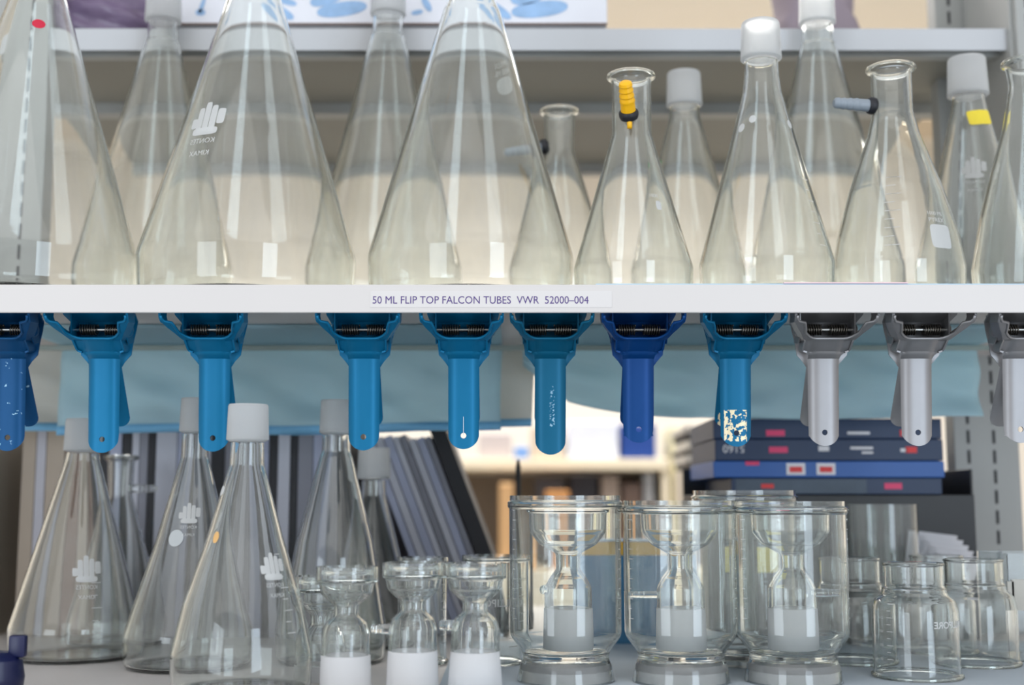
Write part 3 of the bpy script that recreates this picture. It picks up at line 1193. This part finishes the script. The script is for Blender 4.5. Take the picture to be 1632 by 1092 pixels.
j1, oj1 = jar('squat clear glass jar with mirrored lettering, nearest the right corner', 1462, 1.155, jrows(0))
jar_print(j1, oj1, 1.155, .62)
j2, oj2 = jar('squat clear glass jar behind and right of the lettered one', 1558, 1.245, jrows(-6, .96))
j3, oj3 = jar('squat clear glass jar between the tall vessels and the lettered jar', 1362, 1.262, jrows(-8, .94))
j4, oj4 = jar('squat clear glass jar mostly hidden behind the two right-hand jars', 1498, 1.345, jrows(-12, .86))
m1, om1 = jar('graduated glass cylinder behind the middle small holder', 672, 1.255, [(888, 82, 0), (896, 82, .001), (898, 78, .001), (1060, 78)], 'glass_cylinder')
m2, om2 = jar('graduated glass cylinder with mirrored lettering behind the rightmost small holder', 786, 1.255, [(885, 100, 0), (893, 100, .001), (895, 94, .001), (1060, 94)], 'glass_cylinder')
decal(m1, grad_bm(9, .008, .006, 2, ('', '', '', '', ''), .0035), om1, .9, .02, name='graduation_marks')
bm = bmesh.new(); add_bm(bm, text_bm('MILLIPORE', .0098, bold=.02), sx=-1.0)
decal(m2, bm, om2, .1, .056, name='lettering')
decal(m2, grad_bm(9, .008, .008, 2), om2, .55, .018, name='graduation_marks')
k1, ok1 = jar('plain glass beaker standing in front of the black crate', 1410, 1.425, [(804, 116, .001), (1030, 114)], 'glass_beaker', .0018)

# clear plastic box with white tape at the right edge
pb = thing('plastic_box', 'clear plastic box with white tape at the right edge of the bottom shelf', 'box', (.525, 1.30, zf + .0013))
bm = bmesh.new()
box(bm, -.035, .045, -.04, .04, 0, .105)
bmesh.ops.delete(bm, geom=[f for f in bm.faces if f.normal.z > .9 or f.calc_center_median().z > .1], context='FACES')
o = new_obj('box_body', bm, glass('clear_plastic', (.95, .96, .96), .03, .05, 1.3), pb)
s = o.modifiers.new('s', 'SOLIDIFY'); s.thickness = .002; s.offset = -1
bm = bmesh.new()
box(bm, -.0365, -.030, -.0420, -.0405, .050, .078)
box(bm, -.032, .02, -.0420, -.0405, .050, .080)
box(bm, -.012, -.002, -.0420, -.0405, .020, .05)
new_obj('white_tape', bm, paint('tape_white', (196, 194, 186), .7), pb)

# ------------------------------------------------------------------ books and journals behind the lower flasks
BK = [('cream', (176, 162, 146)), ('brown', (128, 98, 80)), ('white', (188, 188, 198)), ('black', (26, 26, 32)), ('blue-grey', (166, 170, 192)), ('grey', (132, 132, 142))]
BMAT = {n: paint('book_cover_' + n.replace('-', '_'), c, .55, var=.06) for n, c in BK}
PAGES = paint('book_pages', (222, 218, 212), .8, var=.12, scale=300, stretch=(1, .02, .02))


def journal(xpx, wpx, ytop, color, lean, label, group, Y=1.50, depth=.19):
    w = wpx * mpp(Y)
    h = (zat(ytop, Y) - zf) / math.cos(lean) - .002
    X = (xpx - 816) / F * Y * 1.0
    lift = abs(math.sin(lean)) * w / 2 if lean else 0
    root = thing('journal', label, 'journal', (X, Y, zf + .0002), 0, group)
    root.rotation_euler = (0, lean, 0)
    # keep the lowest corner on the shelf
    if lean:
        root.location.z += abs(math.sin(lean)) * w / 2
    bm = bmesh.new()
    box(bm, -w / 2, -w / 2 + w * .09, 0, depth, 0, h)
    box(bm, w / 2 - w * .09, w / 2, 0, depth, 0, h)
    box(bm, -w / 2 + w * .09, w / 2 - w * .09, 0, .0015, 0, h)
    new_obj('cover', bm, BMAT[color], root)
    bm = bmesh.new()
    box(bm, -w / 2 + w * .1, w / 2 - w * .1, .0016, depth - .004, .001, h - .003)
    new_obj('page_block', bm, PAGES, root)
    return root


def lab_j(color, where):
    return ('%s-spined journal standing %s' % (color, where))


x = 38.0
seq = [('cream', 22), ('white', 16), ('cream', 30), ('brown', 24), ('cream', 20), ('brown', 12), ('black', 14),
       ('blue-grey', 20), ('black', 16), ('white', 12), ('grey', 14), ('black', 12), ('white', 34), ('blue-grey', 16), ('black', 10),
       ('grey', 14), ('white', 14), ('black', 22), ('grey', 18), ('white', 16), ('grey', 12), ('blue-grey', 24), ('black', 14),
       ('white', 20), ('black', 12), ('grey', 24), ('blue-grey', 20), ('grey', 22), ('black', 14)]
for c, w in seq:
    xx = x + w / 2
    where = 'at the far left behind the lower flasks' if xx < 180 else ('in the upright row behind the left lower flasks' if xx < 340 else 'in the upright row left of the leaning journals')
    journal(xx, w - 1.2, 672 - (w % 5) * 3, c, 0, lab_j(c, where), 'journals ' + where + ', ' + c, 1.505)
    x += w
# leaning group: bottoms to the right, tops to the left
LE = math.radians(-21)
xx = 700.0
lseq = [('blue-grey', 12), ('white', 13), ('blue-grey', 14), ('white', 10), ('grey', 11), ('white', 12), ('blue-grey', 13), ('grey', 10)]
for c, w in lseq:
    xx += w / math.cos(LE) / 2 + .2
    journal(xx, w - 1.2, 700 - (w % 4) * 2, c, LE, '%s-spined thin journal in the leaning row left of the clear opening' % c, 'leaning journals, ' + c, 1.515)
    xx += w / math.cos(LE) / 2 + .2
journal(xx + 14, 24, 672, 'black', LE, 'thick black binder leaning at the right end of the journals', None, 1.515)
for o in [o for o in bpy.data.objects if o.name.startswith('journal') and o.get('group') is None]:
    if 'group' in o:
        del o['group']

# ------------------------------------------------------------------ black crate, blue boxes, papers
BLK = paint('black_plastic', (26, 27, 30), .45)
Yc = 1.475
cx0, cx1 = P(1128, 900, Yc).x, P(1558, 900, Yc).x
cr = thing('black_crate', 'black plastic crate under the stacked blue boxes on the bottom shelf', 'crate', ((cx0 + cx1) / 2, Yc, zf + .0002))
hwc = (cx1 - cx0) / 2
zfr = zat(789, Yc) - zf
for nm, args in (('front_wall', (-hwc, hwc, 0, .003, 0, zfr)), ('back_wall', (-hwc, hwc, .20, .203, 0, zfr + .035)), ('side_wall', (hwc - .003, hwc, .003, .20, 0, zfr + .030)), ('side_wall', (-hwc, -hwc + .003, .003, .20, 0, zfr)), ('crate_floor', (-hwc + .003, hwc - .003, .003, .20, 0, .003))):
    bm = bmesh.new(); box(bm, *args); bevel_all(bm, .0006, 1)
    new_obj(nm, bm, BLK, cr)

DB = paint('navy_box_card', (8, 42, 80), .45, var=.05)
BB = paint('bright_blue_box_card', (0, 84, 164), .4, var=.04)
GB = paint('slate_box_card', (70, 84, 100), .5, var=.2, scale=60)
PINK = paint('pink_sticker', (226, 60, 110), .5)
REDS = paint('red_sticker', (226, 50, 50), .5)
WST = paint('white_sticker', (230, 226, 228), .5)


def flat(name, parent, mat, x0, x1, z0, z1, y):
    bm = bmesh.new(); box(bm, x0, x1, y - .0004, y, z0, z1)
    return new_obj(name, bm, mat, parent)


def flat_text(parent, s, size, x, z, y, mat, rot=0.0, name='lettering'):
    tb = text_bm(s, size)
    for v in tb.verts:
        a, b_ = v.co.x, v.co.y
        v.co = Vector((x + a * math.cos(rot) - b_ * math.sin(rot), y, z + a * math.sin(rot) + b_ * math.cos(rot)))
    return new_obj(name, tb, mat, parent)


Yb = 1.465
zprev = zf + zfr + .0006
for (lab_, xa, xb, h, mat, kind) in (
        ('slate and navy flat box at the bottom of the blue stack', 1165, 1500, .0195, DB, 0),
        ('bright blue flat box with two white stickers in the stack', 1137, 1505, .0195, BB, 1),
        ('navy flat box with pale numerals above the bright blue one', 1140, 1504, .0255, DB, 2),
        ('navy flat box at the top of the stack behind the hanging pad', 1138, 1503, .0240, DB, 3)):
    a, b_ = P(xa, 740, Yb).x, P(xb, 740, Yb).x
    r = thing('flat_box', lab_, 'box', ((a + b_) / 2, Yb, zprev))
    hw = (b_ - a) / 2
    bm = bmesh.new(); box(bm, -hw, hw, 0, .19, 0, h - .0006); bevel_all(bm, .0008, 1)
    new_obj('carton', bm, mat, r)
    def lx(px):
        return P(px, 740, Yb).x - (a + b_) / 2
    if kind == 0:
        flat('slate_panel', r, GB, lx(1172), lx(1380), .001, h - .002, -.0002)
        flat('pink_sticker', r, PINK, lx(1408), lx(1436), .006, .013, -.0002)
        flat('red_sticker', r, REDS, lx(1212), lx(1232), .007, .012, -.0008)
    if kind == 1:
        for q in (1268, 1316):
            st = flat('white_sticker', r, WST, lx(q - 15), lx(q + 15), .003, h - .003, -.0002)
            flat('red_print', st, REDS, lx(q - 10), lx(q + 10), .006, .0125, -.0008)
        flat('pink_sticker', r, PINK, lx(1188), lx(1210), .014, h - .001, -.0002)
    if kind == 2:
        flat_text(r, '5160', .013, lx(1170), .018, -.0003, WST, PI)
        flat('pink_sticker', r, PINK, lx(1226), lx(1256), .009, .016, -.0002)
        flat('red_sticker', r, REDS, lx(1444), lx(1462), .009, .016, -.0002)
        flat('white_print', r, WST, lx(1356), lx(1392), .013, .016, -.0002)
        flat('white_print', r, WST, lx(1374), lx(1392), .008, .0105, -.0002)
        flat('white_print', r, WST, lx(1305), lx(1322), .011, .017, -.0002)
        flat('white_print', r, WST, lx(1436), lx(1446), .010, .014, -.0002)
    if kind == 3:
        flat('pink_sticker', r, PINK, lx(1222), lx(1252), .003, .010, -.0002)
        flat('red_sticker', r, REDS, lx(1436), lx(1456), .003, .010, -.0002)
        flat('white_print', r, WST, lx(1352), lx(1388), .005, .008, -.0002)
    zprev += h

PAP = paint('white_sheet', (226, 226, 232), .8)
for i in range(6):
    a = P(1440 + i * 3, 900, 1.462)
    root = thing('paper_sheet', 'curled white sheet leaning in the fan between beaker and black crate', 'paper', (a.x, 1.4705 - i * .0022, zf + .0014), 0, 'fan of white sheets leaning on the black crate')
    bm = bmesh.new()
    g = []
    for k in range(9):
        t = k / 8
        rr = .02 + .05 * t
        lean = math.radians(18 + i * 7) * t
        row = []
        for q in range(5):
            u = q / 4 * .055
            row.append(bm.verts.new((u * math.cos(lean * .6) + math.sin(lean) * t * .04, 0, .125 * t * math.cos(lean * .5) - i * .004 * t - u * .12 + (u * .12 if t < .1 else 0))))
        g.append(row)
    for A, B in zip(g, g[1:]):
        for q in range(4):
            bm.faces.new((A[q], A[q + 1], B[q + 1], B[q]))
    for v in bm.verts:
        v.co.z = max(v.co.z, 0)
    o = new_obj('sheet', bm, PAP, root, True)
    s = o.modifiers.new('s', 'SOLIDIFY'); s.thickness = .0006

# things standing between the vessels further back
def simple_box(name, label, cat, x0, x1, ytop, Y, depth, mat, zb=zf + .0002, extra=None, group=None, bev=.002):
    a, b_ = P(x0, ytop, Y).x, P(x1, ytop, Y).x
    root = thing(name, label, cat, ((a + b_) / 2, Y, zb), 0, group)
    h = zat(ytop, Y) - zb
    bm = bmesh.new(); box(bm, -(b_ - a) / 2, (b_ - a) / 2, 0, depth, 0, h); bevel_all(bm, bev, 2)
    new_obj('box_body', bm, mat, root)
    if extra:
        z0, z1, m2, nm = extra
        bm = bmesh.new(); box(bm, -(b_ - a) / 2 + .001, (b_ - a) / 2 - .001, -.0006, -.0001, h * z0, h * z1)
        new_obj(nm, bm, m2, root)
    return root


simple_box('carton', 'small teal blue carton seen through the two left tall vessels', 'box', 930, 1062, 862, 1.42, .08, paint('teal_carton', (60, 120, 160), .6, var=.15, scale=40), extra=(.86, .99, paint('amber_band', (214, 170, 70), .6), 'amber_band'))
simple_box('carton', 'black carton with yellow band seen between the right tall vessels', 'box', 1192, 1246, 862, 1.40, .04, paint('charcoal_card', (40, 40, 44), .6), extra=(.70, .94, paint('yellow_band', (226, 206, 50), .5), 'yellow_band'))
simple_box('file_box', 'dark grey file box standing behind the leaning journals', 'box', 560, 716, 700, 1.73, .16, paint('dark_grey_card', (92, 92, 98), .7))
rod = thing('black_rod', 'thin black rod standing upright behind the leftmost tall vessel', 'rod', (P(826, 800, 1.55).x, 1.55, zf + .0002))
bm = bmesh.new(); tube(bm, [Vector((0, 0, 0)), Vector((0, 0, zat(745, 1.55) - zf)), Vector((0, 0, zat(733, 1.55) - zf))], [.0032, .0032, .0014], 14)
new_obj('shaft', bm, BLK, rod, True, 40)

# ------------------------------------------------------------------ things on the upper shelf
Yx = 1.432
a, b_ = P(283, 20, Yx).x, P(965, 20, Yx).x
crt = thing('white_carton', 'long white carton with blue drawings on the upper shelf', 'box', ((a + b_) / 2, Yx, Z_TOP + .0002))
hw = (b_ - a) / 2
bm = bmesh.new(); box(bm, -hw, hw, .004, .26, .0, .10); bevel_all(bm, .001, 1)
new_obj('tray', bm, paint('greyboard', (150, 150, 154), .8, var=.15, scale=60), crt)
bm = bmesh.new(); box(bm, -hw - .002, hw + .002, 0, .264, .0135, .13); bevel_all(bm, .001, 1)
new_obj('lid', bm, paint('white_card', (226, 228, 236), .7), crt)
bm = bmesh.new(); box(bm, -hw - .002, hw + .002, -.0006, -.0001, .0128, .0148)
new_obj('torn_edge', bm, paint('brown_card_edge', (110, 84, 70), .9, var=.3, scale=120), crt)
INKB = paint('blue_ink_drawing', (150, 184, 222), .7, var=.3, scale=50)


def lx2(px):
    return P(px, 10, Yx).x - (a + b_) / 2
for cx, cz, ra, rb, rot in ((320, .028, .006, .004, 0), (322, .036, .0025, .010, -.3), (445, .030, .020, .006, -.5), (455, .042, .014, .004, -.3), (545, .032, .030, .009, .15), (520, .045, .02, .008, .3),
                            (665, .028, .007, .003, .2), (680, .038, .004, .010, .5), (790, .033, .022, .006, -.6), (860, .032, .034, .010, .12), (840, .047, .02, .009, .2)):
    bm = bmesh.new()
    superellipse(bm, lx2(cx), cz, ra, rb, 2.2, 24, 2, rot)
    for v in bm.verts:
        v.co = Vector((v.co.x, -.0006, v.co.y))
    new_obj('blue_drawing', bm, INKB, crt)


def lumpy(name, label, cat, x0, x1, ytop, Y, depth, mat, seedv, sub=4, streak=0.0):
    a, b_ = P(x0, 20, Y).x, P(x1, 20, Y).x
    root_loc = Vector(((a + b_) / 2, Y + depth / 2, Z_TOP + .0002))
    h = zat(ytop, Y) - Z_TOP
    bm = bmesh.new()
    bmesh.ops.create_cube(bm, size=1)
    bmesh.ops.subdivide_edges(bm, edges=bm.edges, cuts=14, use_grid_fill=True)
    rnd = random.Random(seedv)
    ph = [rnd.uniform(0, 6) for _ in range(9)]
    for v in bm.verts:
        c = v.co * 2
        q = Vector((c.x * math.sqrt(max(0, 1 - c.y ** 2 / 3 - c.z ** 2 / 4)), c.y * math.sqrt(max(0, 1 - c.x ** 2 / 3 - c.z ** 2 / 4)), c.z))
        wv = 1 + .05 * math.sin(5 * c.x + ph[0] + 3 * c.z) + .05 * math.sin(9 * c.z + ph[1] + 4 * c.x) + .03 * math.sin(17 * c.x + ph[2] + 9 * c.z)
        v.co = Vector((q.x * (b_ - a) / 2 * 1.1 * wv, q.y * depth / 2 * wv, max(0, (q.z + 1) / 2 * h * (wv if c.z > -.9 else 1))))
    o = tag(new_obj(name, bm, mat, None, True), label, cat)
    o.location = root_loc
    return o


lumpy('plastic_bag', 'crumpled purple-grey plastic bag at the left end of the upper shelf', 'bag', 62, 262, -40, 1.425, .12, paint('purple_plastic_film', (112, 96, 124), .25, var=.25, scale=40, bump=.6, stretch=(1, 1, 3)), 3)
lumpy('cloth_bundle', 'purple-grey cloth bundle at the right of the upper shelf behind a flask neck', 'cloth', 1252, 1372, -60, 1.66, .12, paint('mauve_cloth', (150, 138, 148), .9, var=.1), 5)

# ------------------------------------------------------------------ far laboratory bench seen through the opening
Yf = 3.3
CRM = paint('cream_laminate', (236, 224, 200), .5)
za, zb = zat(749, Yf), zat(731, Yf)
xa, xb = P(640, 740, Yf).x, P(1066, 740, Yf).x
fb = thing('wall_shelf', 'cream shelf across the blurred room behind the tall vessels', 'shelf', ((xa + xb) / 2, Yf, za))
hw = (xb - xa) / 2
bm = bmesh.new(); box(bm, -hw, hw, 0, .45, 0, zb - za); bevel_all(bm, .003, 2)
new_obj('shelf_board', bm, CRM, fb)
for sx in (-hw, hw - .016):
    bm = bmesh.new(); box(bm, sx, sx + .016, .01, .44, zat(905, Yf) + .0005 - za, 0)
    new_obj('side_panel', bm, CRM, fb)
bm = bmesh.new(); box(bm, -hw + .016, hw - .016, .42, .44, zat(905, Yf) + .0005 - za, -.001)
new_obj('back_panel', bm, paint('tan_laminate', (150, 134, 118), .6), fb)
bm = bmesh.new(); box(bm, xa - .1, 1.6, Yf - .12, Yf + .6, zat(930, Yf) - .05, zat(905, Yf))
bz = zat(905, Yf)
tag(new_obj('laboratory_bench', bm, CRM), 'pale bench top in the blurred room behind everything', 'bench')


def far_box(label, x0, x1, y0, y1, rgb, zb_=None, Y=None, cat='box', name='storage_box', dep=.2):
    Y = Y or Yf + .03
    A, B = P(x0, y0, Y), P(x1, y1, Y)
    zb_ = B.z if zb_ is None else zb_
    bm = bmesh.new(); box(bm, -(B.x - A.x) / 2, (B.x - A.x) / 2, 0, dep, 0, A.z - zb_); bevel_all(bm, .004, 2)
    o = tag(new_obj(name, bm, paint('far_%d_%d_%d' % rgb, rgb, .6)), label, cat)
    o.location = ((A.x + B.x) / 2, Y, zb_)
    return o


far_box('blurred white box on the far cream shelf', 905, 986, 672, 731, (222, 226, 240), zb)
far_box('blurred dark blue box on the far cream shelf below the royal blue clamp', 990, 1046, 676, 731, (12, 60, 140), zb)
far_box('blurred small pale blue box on the far cream shelf', 820, 842, 712, 731, (110, 150, 210), zb)
far_box('blurred pale grey box on the far cream shelf under the scratched clamp', 762, 816, 690, 731, (200, 190, 190), zb)
far_box('blurred tan box on the far cream shelf beside the teal clamp', 846, 898, 680, 731, (206, 190, 172), zb)
far_box('blurred dark box standing on the far bench, left one', 852, 900, 762, 905, (60, 58, 62), bz)
far_box('blurred black box standing on the far bench, middle one', 908, 952, 756, 905, (28, 26, 34), bz)
far_box('blurred grey-brown box standing on the far bench', 958, 988, 760, 905, (140, 126, 116), bz)
far_box('blurred brown box standing on the far bench', 992, 1024, 770, 905, (92, 74, 66), bz)
far_box('blurred grey canister standing on the far bench at right', 1026, 1044, 752, 905, (150, 152, 156), bz)
far_box('blurred orange box low on the far bench', 870, 908, 782, 905, (200, 140, 80), bz, Yf - .1, dep=.08)
far_box('blurred orange-brown box on the far bench beside the black rod', 796, 818, 770, 905, (214, 170, 120), bz, Yf - .09, dep=.08)
far_box('blurred yellow-cream canister right of the far cream shelf', 1070, 1094, 680, 905, (226, 218, 180), bz)
far_box('blurred dark brown box at the right end of the far bench', 1098, 1122, 765, 905, (84, 66, 44), bz)
st0 = zat(905, 2.4)
bs = far_box('pale stand under the paper stack left of the blue boxes', 1096, 1150, 748, 905, (200, 190, 176), None, 2.4)
zz = zat(748, 2.4)
for i, (rgb, hh, nm) in enumerate((((70, 66, 64), .012, 'dark grey'), ((214, 208, 200), .016, 'white'), ((96, 90, 84), .010, 'brown grey'), ((220, 214, 204), .018, 'pale cream'), ((60, 58, 60), .012, 'charcoal'), ((206, 200, 192), .014, 'off-white'))):
    A, B = P(1096 - (i % 3) * 3, 740, 2.4), P(1152 - (i % 2) * 4, 740, 2.4)
    bm = bmesh.new(); box(bm, -(B.x - A.x) / 2, (B.x - A.x) / 2, 0, .18, 0, hh - .0005); bevel_all(bm, .001, 1)
    o = tag(new_obj('folder', bm, paint('folder_%d' % i, rgb, .7)), '%s folder in the stack left of the blue boxes' % nm, 'folder')
    o.location = ((A.x + B.x) / 2, 2.4, zz + .0002)
    zz += hh
